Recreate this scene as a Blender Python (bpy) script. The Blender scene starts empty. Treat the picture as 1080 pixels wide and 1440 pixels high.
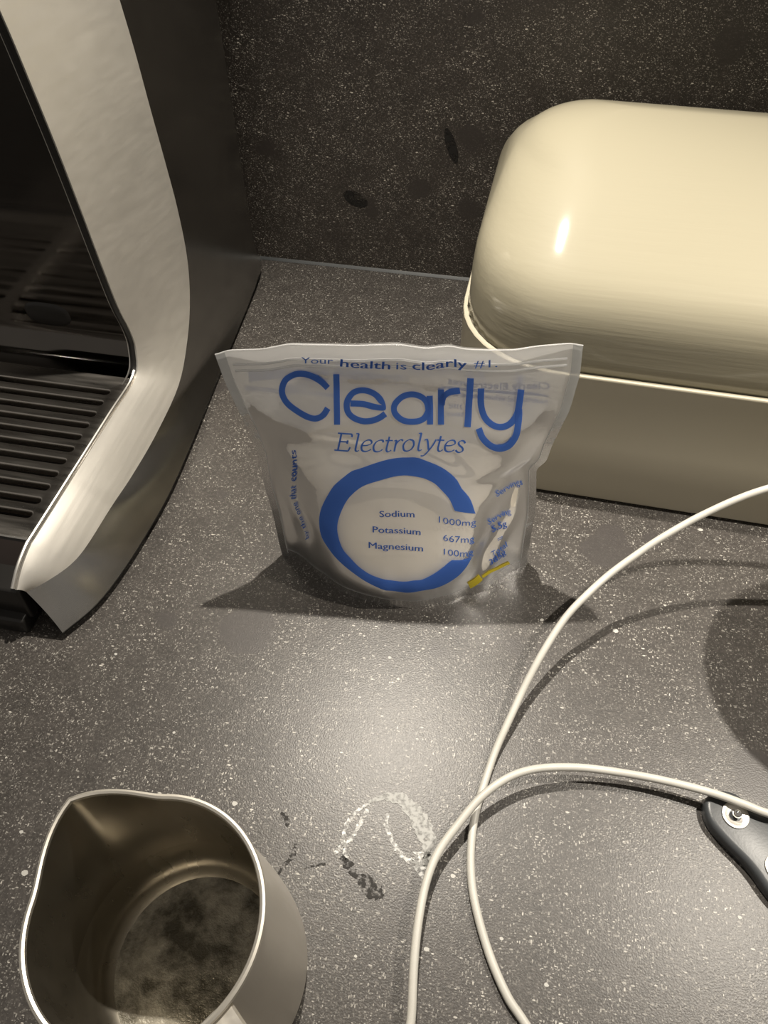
import bpy, bmesh, math, random
from mathutils import Vector, Matrix
random.seed(7)
U = .37            # one unit of the numbers below is the camera's height above the worktop, in metres
SC = bpy.context.scene
COL = SC.collection

# ------------------------------------------------------------------ camera, world, lamps, exposure
cam = bpy.data.cameras.new('camera'); camo = bpy.data.objects.new('camera', cam); COL.objects.link(camo)
cam.sensor_fit = 'AUTO'; cam.sensor_width = 36; cam.lens = 36 * 1082 / 1440; cam.clip_start = .01
pitch, yaw, roll = math.radians(50.340053), math.radians(12.21752919), math.radians(-1.06385626)
fw = Vector((-math.sin(yaw) * math.cos(pitch), math.cos(yaw) * math.cos(pitch), -math.sin(pitch)))
rt = Vector((math.cos(yaw), math.sin(yaw), 0)); up = rt.cross(fw)
r2 = math.cos(roll) * rt + math.sin(roll) * up; u2 = -math.sin(roll) * rt + math.cos(roll) * up
camo.matrix_world = Matrix(((r2.x, u2.x, -fw.x, 0), (r2.y, u2.y, -fw.y, 0), (r2.z, u2.z, -fw.z, U), (0, 0, 0, 1)))
SC.camera = camo

w = bpy.data.worlds.new('room_light'); SC.world = w; w.use_nodes = True
w.node_tree.nodes['Background'].inputs[0].default_value = (1, .92, .82, 1)
w.node_tree.nodes['Background'].inputs[1].default_value = .235

def lamp(name, loc, aim, watt, radius, angle, blend, col):
    l = bpy.data.lights.new(name, 'SPOT'); l.energy = watt; l.shadow_soft_size = radius; l.spot_size = math.radians(angle); l.spot_blend = blend; l.color = col
    o = bpy.data.objects.new(name, l); COL.objects.link(o); o.location = [c * U for c in loc]
    o.rotation_euler = (Vector(aim) - Vector(loc)).to_track_quat('-Z', 'Y').to_euler(); return o
lamp('cabinet_spot', (-.19, 1.0, 1.5), (-.15, .62, 0), 17, .004, 106, 1, (1, .92, .80))
lamp('cabinet_spot', (.86, .72, 1.5), (.66, .66, 0), 15, .005, 86, 1, (1, .92, .80))
lamp('cabinet_spot', (-1.6, 1.0, 1.5), (-1.6, .85, 0), 2.5, .006, 150, .7, (1, .92, .80))

SC.view_settings.view_transform = 'Standard'; SC.view_settings.look = 'None'
SC.view_settings.exposure = .08; SC.view_settings.gamma = 1; SC.view_settings.use_curve_mapping = False

# ---- pouch surface (units: camera heights; s along the pouch, d towards the viewer, z up)
def lin(tab, x):
    if x <= tab[0][0]: return tab[0][1]
    for (a, p), (b, q) in zip(tab, tab[1:]):
        if x <= b:
            t = (x - a) / (b - a); return p + (q - p) * t
    return tab[-1][1]
def smooth(tab, x, w=.03):
    return (lin(tab, x - w) + 2 * lin(tab, x) + lin(tab, x + w)) / 4
def sstep(a, b, x):
    t = min(1, max(0, (x - a) / (b - a))); return t * t * (3 - 2 * t)
PO = (-.1275, .7235, 0); PE = (.9865, .1636); PN = (.1636, -.9865)
EDGE_L = [(0, -.194), (.07, -.1955), (.17, -.196), (.28, -.197), (.41, -.201), (.58, -.2008), (.71, -.2094), (.83, -.2201), (.90, -.226), (1, -.2307)]
EDGE_R = [(0, .1965), (.16, .1955), (.27, .196), (.39, .1907), (.47, .1861), (.505, .1843), (.54, .1956), (.61, .1983), (.76, .2109), (.90, .2137), (1, .2094)]
TOPZ = [(-1, .4045), (-.92, .4112), (-.73, .414), (-.58, .423), (-.49, .4233), (-.22, .4253), (.01, .4302), (.16, .4255), (.28, .4301), (.37, .4252), (.5, .4235), (.63, .4229), (.76, .4275), (.93, .4291), (1, .4252)]
F0 = [(-1, 0), (-.91, .03), (-.81, .155), (-.70, .41), (-.6, .59), (-.457, .76), (-.28, .9), (-.086, .98), (.1, 1), (.265, .92), (.39, .85), (.55, .745), (.68, .59), (.78, .36), (.9, .2), (1, .12)]
DF = [(0, .096), (.03, .093), (.08, .096), (.14, .097), (.22, .087), (.34, .067), (.48, .047), (.62, .028), (.75, .013), (.85, .006), (.93, .004), (1, .0035)]
DB = [(0, .085), (.2, .085), (.45, .062), (.7, .03), (.85, .01), (.93, .003), (1, .0015)]
def seg_d(p, a, b):
    ax, ay = a; bx, by = b; dx, dy = bx - ax, by - ay
    t = ((p[0] - ax) * dx + (p[1] - ay) * dy) / (dx * dx + dy * dy); t = min(1, max(0, t))
    return math.hypot(p[0] - ax - t * dx, p[1] - ay - t * dy)
CREASES = [((.93, .5), (.62, .2), .09, -.011), ((.62, .2), (.5, .02), .08, -.006), ((-.92, .55), (-.75, .25), .08, -.007), ((-.75, .25), (-.6, .03), .07, -.004),
           ((-.9, .66), (-.35, .6), .05, -.002), ((-.9, .74), (-.2, .69), .06, .001), ((.1, .66), (.8, .72), .06, .003), ((-.6, .86), (.2, .8), .05, -.003), ((-.1, .14), (.5, .22), .08, .004), ((-.5, .2), (-.15, .12), .07, .004)]
def film(u, v, side=1, push=0.0):
    v = min(1, max(0, v))
    s0 = smooth(EDGE_L, v, .015); s1 = smooth(EDGE_R, v, .012)
    s = s0 + (s1 - s0) * (u + 1) / 2
    zt = smooth(TOPZ, u, .02) if side > 0 else smooth(TOPZ, u, .02) - .002
    z = v * zt
    w = min(1, abs(u) / .93)
    fm = (1 - w ** 2.7)
    if side > 0:
        f0 = smooth(F0, u, .05); k = sstep(0, .35, v)
        f = f0 + (fm - f0) * k
        d = smooth(DF, v, .02) * f
        g = sstep(.99, .8, abs(u))
        for a, b, wd, am in CREASES:
            q = seg_d((u, v), a, b) / wd
            if q < 3: d += am * math.exp(-q * q) * g
        d += .0012 * math.sin(7 * u + 11 * v) * math.sin(19 * v - 5 * u + 1) * g * sstep(1, .85, v)
        d += push + .0008
        d = max(d, .0006 + push)
        # tucked wave of the header
        d += .004 * math.sin(3.1 * u + .6) * sstep(.75, 1, v)
    else:
        d = -smooth(DB, v, .02) * (1 - w ** 2.2) - push - .0008
        d += .004 * math.sin(3.1 * u + .6) * sstep(.75, 1, v)
    return (PO[0] + PE[0] * s + PN[0] * d, PO[1] + PE[1] * s + PN[1] * d, z)

# ------------------------------------------------------------------ helpers
def S(p): return (p[0] * U, p[1] * U, p[2] * U)
def link(name, verts, faces, m, parent=None, smooth_=True, scaled=True, bevel=0, sharp=None, mi=None):
    me = bpy.data.meshes.new(name)
    me.from_pydata([S(v) for v in verts] if scaled else verts, [], faces); me.update()
    bm = bmesh.new(); bm.from_mesh(me); bmesh.ops.remove_doubles(bm, verts=bm.verts, dist=1e-6)
    bmesh.ops.recalc_face_normals(bm, faces=bm.faces)
    if bevel:
        bmesh.ops.bevel(bm, geom=[e for e in bm.edges if e.is_manifold and e.calc_face_angle(0) > .6], offset=bevel, segments=3, affect='EDGES', profile=.5, clamp_overlap=True)
    for f in bm.faces: f.smooth = smooth_
    if smooth_:
        for e in bm.edges:
            if e.is_manifold and e.calc_face_angle(0) > math.radians(sharp or 40): e.smooth = False
    bm.to_mesh(me); bm.free()
    for k in (m if isinstance(m, list) else [m]): me.materials.append(k)
    o = bpy.data.objects.new(name, me); COL.objects.link(o)
    if parent: o.parent = parent; o.matrix_parent_inverse = Matrix.Translation(-Vector(parent.location))
    return o
def empty(name, loc, label, cat, group=None):
    o = bpy.data.objects.new(name, None); COL.objects.link(o); o.location = S(loc); o.empty_display_size = .02
    tag(o, label, cat, group); return o
def tag(o, label=None, cat=None, group=None, kind=None):
    if label: o['label'] = label
    if cat: o['category'] = cat
    if group: o['group'] = group
    if kind: o['kind'] = kind
    return o
def box(x0, x1, y0, y1, z0, z1):
    v = [(x, y, z) for z in (z0, z1) for y in (y0, y1) for x in (x0, x1)]
    return v, [(0, 1, 3, 2), (4, 6, 7, 5), (0, 4, 5, 1), (2, 3, 7, 6), (0, 2, 6, 4), (1, 5, 7, 3)]
def grid(rows, close=False):
    n = len(rows[0]); v = [p for r in rows for p in r]; f = []
    for i in range(len(rows) - 1):
        for j in range(n if close else n - 1):
            k = (j + 1) % n; f.append((i * n + j, i * n + k, (i + 1) * n + k, (i + 1) * n + j))
    return v, f
def catm(P, n=4):
    P = [Vector(p) for p in P]; out = []
    for i in range(len(P) - 1):
        a = P[i - 1] if i else 2 * P[0] - P[1]; b = P[i]; c = P[i + 1]; d = P[i + 2] if i + 2 < len(P) else 2 * P[-1] - P[-2]
        for k in range(n):
            t = k / n; out.append(.5 * (2 * b + (c - a) * t + (2 * a - 5 * b + 4 * c - d) * t * t + (3 * b - a - 3 * c + d) * t ** 3))
    return out + [P[-1]]
def tube(P, r, n=12):
    P = [Vector(p) for p in P]; rows = []; ref = Vector((0, 0, 1)); t0 = (P[1] - P[0]).normalized()
    a = t0.cross(ref).normalized() if abs(t0.z) < .95 else Vector((1, 0, 0))
    for i, p in enumerate(P):
        t = (P[min(i + 1, len(P) - 1)] - P[max(i - 1, 0)]).normalized(); a = (a - t * a.dot(t)).normalized(); b = t.cross(a)
        rr = r(i / (len(P) - 1)) if callable(r) else r
        rows.append([tuple(p + rr * (math.cos(q) * a + math.sin(q) * b)) for q in [2 * math.pi * k / n for k in range(n)]])
    v, f = grid(rows, True); m = len(rows) - 1
    return v, f + [tuple(range(n))[::-1], tuple(m * n + k for k in range(n))]
def join(*L):
    V, F = [], []
    for v, f in L:
        o = len(V); V += list(v); F += [tuple(i + o for i in q) for q in f]
    return V, F
def mirror(vf, xc): return [(2 * xc - x, y, z) for x, y, z in vf[0]], [tuple(reversed(f)) for f in vf[1]]

# ------------------------------------------------------------------ materials
class NT:
    def __init__(s, name):
        s.m = bpy.data.materials.new(name); s.m.use_nodes = True; s.t = s.m.node_tree; s.b = s.t.nodes['Principled BSDF']; s.o = s.t.nodes['Material Output']
        s.co = s.t.nodes.new('ShaderNodeTexCoord').outputs['Object']
    def n(s, ty, **k):
        x = s.t.nodes.new('ShaderNode' + ty)
        for a, v in k.items(): setattr(x, a, v)
        return x
    def set(s, node, **k):
        for a, v in k.items():
            i = node.inputs[a.replace('_', ' ')]
            if hasattr(v, 'is_linked'): s.t.links.new(v, i)
            else: i.default_value = (v + (1,)) if isinstance(v, tuple) and len(v) == 3 and i.type == 'RGBA' else v
        return node
    def math(s, op, a, b=None, clamp=False):
        x = s.n('Math', operation=op, use_clamp=clamp)
        for i, v in ((0, a), (1, b)):
            if v is None: continue
            if hasattr(v, 'is_linked'): s.t.links.new(v, x.inputs[i])
            else: x.inputs[i].default_value = v
        return x.outputs[0]
    def mapr(s, v, a, b, c=0, d=1):
        x = s.n('MapRange'); x.clamp = True; s.t.links.new(v, x.inputs[0])
        for i, q in zip((1, 2, 3, 4), (a, b, c, d)): x.inputs[i].default_value = q
        return x.outputs[0]
    def mix(s, f, a, b):
        x = s.n('Mix', data_type='RGBA')
        for i, v in ((0, f), (6, a), (7, b)):
            if hasattr(v, 'is_linked'): s.t.links.new(v, x.inputs[i])
            else: x.inputs[i].default_value = v if not isinstance(v, tuple) else v + (1,)
        return x.outputs[2]
    def noise(s, scale, detail=3, co=None, rough=.5):
        x = s.n('TexNoise'); s.set(x, Scale=scale, Detail=detail, Roughness=rough, Vector=co or s.co); return x.outputs[0]
    def vor(s, scale, co=None, rand=1.0):
        x = s.n('TexVoronoi'); s.set(x, Scale=scale, Vector=co or s.co, Randomness=rand); return x
    def mapping(s, scale=(1, 1, 1), rot=(0, 0, 0), loc=(0, 0, 0)):
        x = s.n('Mapping'); s.set(x, Vector=s.co); x.inputs['Scale'].default_value = scale; x.inputs['Rotation'].default_value = rot; x.inputs['Location'].default_value = loc; return x.outputs[0]
    def bump(s, h, strength, dist=.001):
        x = s.n('Bump'); s.set(x, Height=h, Strength=strength, Distance=dist); s.t.links.new(x.outputs[0], s.b.inputs['Normal']); return x
    def done(s, **k): s.set(s.b, **k); return s.m
def plain(name, col, rough=.5, metal=0, bump=None, **k):
    q = NT(name)
    if bump: q.bump(q.noise(bump[0], 4), bump[1], .0005)
    n = q.noise(60, 3); c = q.mix(q.mapr(n, .3, .7), tuple(x * .93 for x in col), tuple(min(1, x * 1.05) for x in col))
    return q.done(Base_Color=c, Roughness=rough, Metallic=metal, **k)

def stone(name, base, fleck, rough, wall=False):
    q = NT(name)
    # plain roundish patches without flecks
    warp = q.n('VectorMath', operation='ADD'); nz = q.n('TexNoise'); q.set(nz, Scale=70., Detail=2., Vector=q.co)
    sc = q.n('VectorMath', operation='SCALE'); q.t.links.new(nz.outputs[1], sc.inputs[0]); sc.inputs['Scale'].default_value = .012
    q.t.links.new(q.co, warp.inputs[0]); q.t.links.new(sc.outputs[0], warp.inputs[1])
    pv = q.vor(26, warp.outputs[0]); pr = q.n('SeparateColor'); q.t.links.new(pv.outputs['Color'], pr.inputs[0])
    rad = q.mapr(pr.outputs[0], .55, 1, .0, .42); patch = q.mapr(q.math('SUBTRACT', pv.outputs['Distance'], rad), -.04, .03, 1, 0)
    tot = None
    for i, (scale, rot, st, thr, amt, keep) in enumerate([(330, (.3, .5, .4), (1, 2.3, 2.3), .36, 1., .42), (420, (.9, -.4, 1.5), (2.2, 1, 2.2), .38, .9, .5), (520, (0, .7, 2.4), (1, 2.2, 2), .38, .75, .6), (640, (.2, .2, 1.1), (2, 1, 1.6), .42, .5, .75), (900, (1.2, .2, .3), (1, 1.6, 1.5), .46, .4, .8), (140, (.5, .1, .7), (1, 1.3, 1.2), .13, 1., .4)]):
        v = q.vor(scale, q.mapping(st, rot, (i * .37, i * .11, 0))); c = q.n('SeparateColor'); q.t.links.new(v.outputs['Color'], c.inputs[0])
        r = q.mapr(c.outputs[0], 1 - keep, 1, 0, thr)
        k = q.mapr(q.math('SUBTRACT', v.outputs['Distance'], r), -.07, .0, 1, 0)
        k = q.math('MULTIPLY', q.math('MULTIPLY', k, q.mapr(c.outputs[1], 0, 1, .15, 1)), amt)
        tot = k if tot is None else q.math('MAXIMUM', tot, k)
    dens = q.mapr(q.noise(60, 4, rough=.65), .36, .64, .2, 1)
    tot = q.math('MULTIPLY', tot, dens)
    tot = q.math('MULTIPLY', tot, q.mapr(patch, 0, 1, 1, .08), True)
    g = q.noise(560, 3, rough=.6); cl = q.noise(90, 5, rough=.6)
    c = q.mix(q.mapr(cl, .3, .7), tuple(x * .8 for x in base), tuple(x * 1.2 for x in base))
    c = q.mix(q.math('MULTIPLY', q.mapr(g, .45, .7), .42), c, tuple(x * 2.6 for x in base))
    c = q.mix(q.math('MULTIPLY', patch, .7), c, tuple(x * 1.15 for x in (base[0], base[1] * 1.0, base[2] * 1.05)))
    c = q.mix(tot, c, fleck)
    b = q.bump(q.math('ADD', q.noise(1200, 2), q.math('MULTIPLY', tot, .3)), .35, .0003)
    return q.done(Base_Color=c, Roughness=rough, Specular_IOR_Level=.5)
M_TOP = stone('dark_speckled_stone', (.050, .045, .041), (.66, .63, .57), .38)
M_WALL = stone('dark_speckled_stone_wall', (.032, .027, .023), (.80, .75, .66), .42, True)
M_SEAL = plain('grey_silicone', (.045, .05, .053), .5)

def brushed(name, col, rough, stretch, amt=.25):
    q = NT(name); n = q.noise(1, 3, q.mapping(stretch)); d = q.noise(25, 4)
    q.bump(n, amt, .0002)
    c = q.mix(q.mapr(d, .3, .7), tuple(x * .9 for x in col), col)
    r = q.math('ADD', q.mapr(n, .3, .7, -.05, .05), rough)
    return q.done(Base_Color=c, Roughness=r, Metallic=1.)
M_STEEL = brushed('brushed_steel', (.82, .79, .73), .44, (260, 12, 260), .012); M_STEEL.node_tree.nodes['Principled BSDF'].inputs['Metallic'].default_value = .72
M_SIDE = plain('satin_steel_side', (.44, .43, .41), .24, 1)
M_CHROME = plain('polished_steel_edge', (.80, .78, .74), .38, 1)
M_TRAY = brushed('polished_tray_steel', (.52, .49, .45), .30, (30, 300, 300), .03)
M_SPLASH = brushed('dark_polished_steel', (.13, .12, .11), .10, (20, 20, 300), .04)
M_BLACK = plain('black_plastic', (.012, .011, .010), .35)
M_DEEP = plain('tray_basin_plastic', (.010, .007, .005), .3)
M_FRONT = plain('dark_brown_plastic', (.016, .011, .009), .32)
q = NT('almond_enamel_darkened'); n1 = q.noise(1, 4, q.mapping((18, 140, 420)))
q.bump(n1, .35, .0004); M_BIN = q.done(Base_Color=(.31, .285, .21), Roughness=.5, Specular_IOR_Level=.1, Coat_Weight=.6, Coat_Roughness=.07)  # same paint as the body, darkened to offset the strong light on the lid
q = NT('almond_enamel_lightened'); q.bump(q.noise(60, 2), .1, .0004)
M_BINB = q.done(Base_Color=(.50, .46, .36), Roughness=.4)  # same paint as the lid, lightened to brighten the dimly lit front
M_GAP = plain('black_rubber', (.015, .014, .012), .7)
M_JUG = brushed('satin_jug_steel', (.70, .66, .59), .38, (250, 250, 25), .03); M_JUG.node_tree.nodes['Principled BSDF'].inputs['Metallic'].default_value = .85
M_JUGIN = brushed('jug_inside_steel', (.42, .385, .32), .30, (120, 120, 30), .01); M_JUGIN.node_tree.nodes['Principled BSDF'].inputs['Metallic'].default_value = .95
q = NT('dried_milk_film'); a = q.noise(70, 6, rough=.65); b2 = q.noise(160, 5)
c = q.mix(q.mapr(a, .38, .62), (.10, .09, .065), (.46, .43, .36)); q.bump(a, .8, .002)
M_MILK = q.done(Base_Color=c, Roughness=.42, Metallic=.35)
M_RIM = plain('rim_steel', (.80, .76, .68), .48, 1)
M_CABLE = plain('white_cable_rubber', (.54, .525, .48), .42)
M_HANDLE = plain('black_handle_plastic', (.05, .054, .058), .36, bump=(900, .06))
M_DISC = plain('steel_washer', (.66, .63, .58), .5, 1)
M_BALL = plain('polished_stud', (.85, .84, .82), .06, 1)
q = NT('pale_blue_print'); M_BLURRY = q.done(Base_Color=(.08, .2, .6), Roughness=.5, Alpha=q.mapr(q.noise(60, 3), .3, .75, .05, .75))
M_YELLOW = plain('yellow_print', (.62, .50, .03), .5)
M_POWDER = plain('cream_powder', (.90, .83, .71), .9, bump=(120, .3))
def film_mat(name, alpha, tint, rough, through):
    # hazy film: most of the light that passes is scattered on its way
    q = NT(name); tr = q.n('BsdfTransparent'); di = q.n('BsdfDiffuse'); tl = q.n('BsdfTranslucent'); gl = q.n('BsdfGlossy')
    q.set(di, Color=tint); q.set(tl, Color=tint); q.set(gl, Color=(.95, .95, .95), Roughness=rough); q.set(tr, Color=(.98, .98, .98))
    bp = q.n('Bump'); q.set(bp, Height=q.noise(45, 3), Strength=.25, Distance=.002)
    for x in (di, gl): q.t.links.new(bp.outputs[0], x.inputs['Normal'])
    m1 = q.n('MixShader'); m1.inputs[0].default_value = through; q.t.links.new(di.outputs[0], m1.inputs[1]); q.t.links.new(tl.outputs[0], m1.inputs[2])
    m2 = q.n('MixShader'); m2.inputs[0].default_value = alpha; q.t.links.new(tr.outputs[0], m2.inputs[1]); q.t.links.new(m1.outputs[0], m2.inputs[2])
    fr = q.n('Fresnel'); fr.inputs[0].default_value = 1.4; q.t.links.new(bp.outputs[0], fr.inputs['Normal'])
    m3 = q.n('MixShader'); q.t.links.new(fr.outputs[0], m3.inputs[0]); q.t.links.new(m2.outputs[0], m3.inputs[1]); q.t.links.new(gl.outputs[0], m3.inputs[2])
    q.t.links.new(m3.outputs[0], q.o.inputs[0]); q.t.nodes.remove(q.b); return q.m
def ink_mat(name, col):
    q = NT(name); di = q.n('BsdfDiffuse'); tl = q.n('BsdfTranslucent'); m = q.n('MixShader'); m.inputs[0].default_value = .4
    q.set(di, Color=col); q.set(tl, Color=col); q.t.links.new(di.outputs[0], m.inputs[1]); q.t.links.new(tl.outputs[0], m.inputs[2]); q.t.links.new(m.outputs[0], q.o.inputs[0]); q.t.nodes.remove(q.b); return q.m
M_BLUE = ink_mat('blue_print', (.10, .23, .70)); M_BLUE2 = ink_mat('blue_print_small', (.085, .19, .58))
M_FILM = film_mat('frosted_film', .54, (.98, .98, .98), .3, .42)
M_SEALED = film_mat('fused_film', .62, (.60, .62, .63), .25, .45)
M_FILMB = film_mat('frosted_film_back', .36, (.96, .96, .96), .3, .6)

# ------------------------------------------------------------------ setting: worktop and backsplash
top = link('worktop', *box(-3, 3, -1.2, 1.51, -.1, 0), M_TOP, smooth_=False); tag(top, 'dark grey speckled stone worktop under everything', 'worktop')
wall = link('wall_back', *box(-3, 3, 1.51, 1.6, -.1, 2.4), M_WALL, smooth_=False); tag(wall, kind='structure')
seal = [(-3, 1.5105, .006), (-3, 1.5085, .0045), (-3, 1.5045, .0005), (-3, 1.5105, .0005)]
sv = seal + [(3, y, z) for _, y, z in seal]
t1 = link('trim_1', sv, [(0, 1, 5, 4), (1, 2, 6, 5), (2, 3, 7, 6), (3, 0, 4, 7), (3, 2, 1, 0), (4, 5, 6, 7)], M_SEAL); tag(t1, kind='structure')

def decal(name, pts, m, label=None, z=.0006):
    # a thin dried-on mark lying on the stone
    n = len(pts); V = [(x, y, z) for x, y in pts] + [(x, y, .0001) for x, y in pts]
    F = [tuple(range(n))] + [(i, (i + 1) % n, (i + 1) % n + n, i + n) for i in range(n)]
    o = link(name, V, F, m, top, smooth_=False)
    if label: o['label'] = label
    return o
def ragged(P, w, jit, n=6):
    C = catm([(x, y, 0) for x, y in P], n); L, R = [], []
    for i, p in enumerate(C):
        t = (C[min(i + 1, len(C) - 1)] - C[max(i - 1, 0)]).normalized(); m = Vector((-t.y, t.x, 0)); ww = (lin(w, i / (len(C) - 1)) if isinstance(w, list) else w) / 2
        L.append(p + m * ww * (1 + random.uniform(-jit, jit))); R.append(p - m * ww * (1 + random.uniform(-jit, jit)))
    return [(p.x, p.y) for p in L] + [(p.x, p.y) for p in reversed(R)]
def mark_mat(name, col, thr, soft, scale, rough=.7):
    q = NT(name); n = q.noise(scale, 4); a = q.mapr(n, thr - soft, thr + soft)
    return q.done(Base_Color=col, Roughness=rough, Alpha=a)
M_LIME = mark_mat('limescale', (.42, .42, .405), .40, .14, 500); M_LIMEF = mark_mat('limescale_faint', (.75, .75, .73), .52, .12, 520)
M_SCR = mark_mat('dark_crust', (.012, .010, .008), .49, .08, 420)
decal('water_stain', ragged([(-.099, .331), (-.077, .343), (-.053, .340), (-.032, .322), (-.017, .300), (-.012, .284), (-.016, .268)], [(0, .004), (.2, .012), (.5, .024), (.7, .019), (.9, .012), (1, .006)], .25), M_LIME, 'chalky white crescent water stain')
decal('water_stain', ragged([(-.098, .330), (-.112, .315), (-.121, .295), (-.119, .275), (-.110, .258)], .005, .5), M_LIMEF)
decal('water_stain', ragged([(-.072, .322), (-.07, .305), (-.058, .287), (-.043, .275), (-.024, .268)], .006, .5), M_LIMEF)
decal('water_stain', ragged([(-.020, .285), (-.018, .272), (-.026, .262)], .022, .5), M_LIMEF)
decal('water_stain', ragged([(-.098, .322), (-.105, .30), (-.113, .28), (-.128, .262)], .005, .5), M_LIMEF)
decal('crust_mark', ragged([(-.118, .260), (-.107, .252), (-.098, .244), (-.085, .238), (-.066, .228), (-.058, .226)], [(0, .006), (.25, .013), (.45, .006), (.7, .02), (1, .004)], .35), M_SCR, 'dark crusty scrape')
decal('crust_mark', ragged([(-.206, .297), (-.198, .289), (-.192, .281)], [(0, .003), (.6, .010), (1, .002)], .4), M_SCR)
decal('crust_mark', ragged([(-.177, .264), (-.177, .250), (-.184, .236), (-.190, .222)], [(0, .003), (.3, .007), (1, .002)], .4), M_SCR)
decal('crust_mark', ragged([(-.16, .238), (-.148, .243), (-.135, .248)], .0025, .6), M_SCR)
# pale chips in the stone that show singly
M_CHIP = plain('pale_chip', (.46, .45, .42), .5)
def chip(x, y, r):
    k = 9; decal('stone_chip', [(x + r * random.uniform(.75, 1.15) * math.cos(6.283 * i / k), y + r * .8 * random.uniform(.75, 1.15) * math.sin(6.283 * i / k)) for i in range(k)], M_CHIP, z=.0004)
CHIPS = [(0.2084, 0.6496, 0.0046), (-0.5091, 0.4698, 0.0026), (-0.3801, 0.3720, 0.0024), (-0.1127, 0.5410, 0.0026), (0.1510, 0.5983, 0.0019), (0.0199, 0.2644, 0.0032), (0.0014, 0.1808, 0.0035), (0.1378, 0.1723, 0.0029), (0.3546, 0.2850, 0.0026), (-0.2680, 0.2961, 0.0039), (-0.4931, 0.1659, 0.0043), (-0.5214, 0.2099, 0.0028), (0.3438, 0.8709, 0.0043), (0.1002, 0.6475, 0.0033), (0.2612, 0.9097, 0.0022), (0.1486, 0.4758, 0.0018), (-0.0941, 0.5097, 0.0025), (0.0188, 0.5906, 0.0019), (0.2812, 0.5122, 0.0018), (-0.0771, 0.1579, 0.0020), (0.0841, 0.2084, 0.0025)]
for cpt in CHIPS: chip(*cpt)
M_BLOT = mark_mat('dark_wall_blot', (.006, .005, .004), .42, .12, 120)
for (x, z, a, b, rot) in [(-.178, .295, .010, .036, .35), (-.376, .167, .028, .016, -.4)]:
    P = [(a * math.cos(6.283 * i / 14), b * math.sin(6.283 * i / 14)) for i in range(14)]
    P = [(x + p * math.cos(rot) - q2 * math.sin(rot), 1.5094, z + p * math.sin(rot) + q2 * math.cos(rot)) for p, q2 in P]
    o = link('dark_blot', P + [(x_, 1.51, z_) for x_, _, z_ in P], [tuple(range(14))] + [(i, (i + 1) % 14, (i + 1) % 14 + 14, i + 14) for i in range(14)], M_BLOT, wall, smooth_=False)

# ------------------------------------------------------------------ espresso machine
em = empty('espresso_machine', (-.97, .95, 0), 'brushed steel espresso machine with a slotted drip tray, cut by the left edge', 'coffee machine')
XC = -.977
INN = [(-.64, .875, .86), (-.64, .907, .691), (-.64, .918, .606), (-.64, .927, .52), (-.64, .934, .425), (-.64, .939, .342), (-.64, .946, .256), (-.64, .958, .196), (-.64, .956, .157), (-.64, .930, .121), (-.64, .836, .121), (-.64, .729, .122), (-.64, .645, .123), (-.64, .572, .124), (-.64, .551, .1235), (-.64, .520, .114), (-.64, .493, .098)]
CRE = [(-.592, 1.075, .86), (-.59, 1.098, .66), (-.59, 1.108, .581), (-.59, 1.114, .498), (-.59, 1.121, .417), (-.59, 1.126, .333), (-.59, 1.120, .245), (-.59, 1.094, .176), (-.59, 1.048, .119), (-.59, .976, .072), (-.59, .860, .059), (-.59, .76, .062), (-.59, .68, .071), (-.593, .600, .073), (-.6, .562, .075), (-.615, .528, .080), (-.636, .501, .081)]
OUT = [(-.59, 1.436, .86), (-.59, 1.436, .66), (-.59, 1.436, .581), (-.59, 1.436, .498), (-.59, 1.435, .417), (-.59, 1.434, .333), (-.59, 1.432, .245), (-.588, 1.43, .16), (-.586, 1.428, .08), (-.583, 1.426, .014), (-.559, 1.073, .014), (-.548, .93, .014), (-.541, .799, .014), (-.542, .716, .014), (-.551, .612, .014), (-.566, .538, .014), (-.594, .481, .014)]
ci = catm(INN, 5); cc = catm(CRE, 5); co = catm(OUT, 5)
def bez(a, b, off, n):
    m = (a + b) / 2 + off
    return [a * (1 - t) ** 2 + 2 * m * t * (1 - t) + b * t * t for t in [k / n for k in range(n + 1)]]
rows = []
for i, (a, b) in enumerate(zip(ci, cc)):
    up_ = Vector((.003, -.003, 0)) if i < 45 else Vector((.004, 0, .005))
    r = bez(a, b, up_, 8); rows.append([tuple(p) for p in r])
bz = grid(rows)
rim0 = grid([[tuple(a), tuple(a + Vector((-.006, .002, -.004 if i > 45 else 0))), tuple(a + Vector((-.012, .03, -.02 if i > 45 else 0)))] for i, a in enumerate(ci)])
def side_rows(a, b):
    bulge = Vector((.006, 0, 0)); return [tuple(p) for p in bez(a, b, bulge, 6)]
sd = grid([side_rows(a, b) for a, b in zip(cc, co)])
bezel = link('front_bezel', *join(bz, rim0), M_STEEL, em, sharp=35); link('front_bezel', *mirror(join(bz, rim0), XC), M_STEEL, em, sharp=35)
link('side_panel', *sd, M_SIDE, em, sharp=50); link('side_panel', *mirror(sd, XC), M_SIDE, em, sharp=50)
# black gasket and chrome bead along the opening
g1 = tube([p + Vector((-.0085, .006, -.002)) for p in ci[:46]], .0075, 8); link('gasket', *g1, M_BLACK, em)
c1 = tube([p + Vector((-.017, .006, 0)) for p in ci[:48]], .0018, 6); link('chrome_bead', *c1, M_CHROME, em)
c2 = tube([p + Vector((-.006, 0, .0015)) for p in ci[44:]], .003, 8); link('chrome_bead', *c2, M_CHROME, em)
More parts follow.
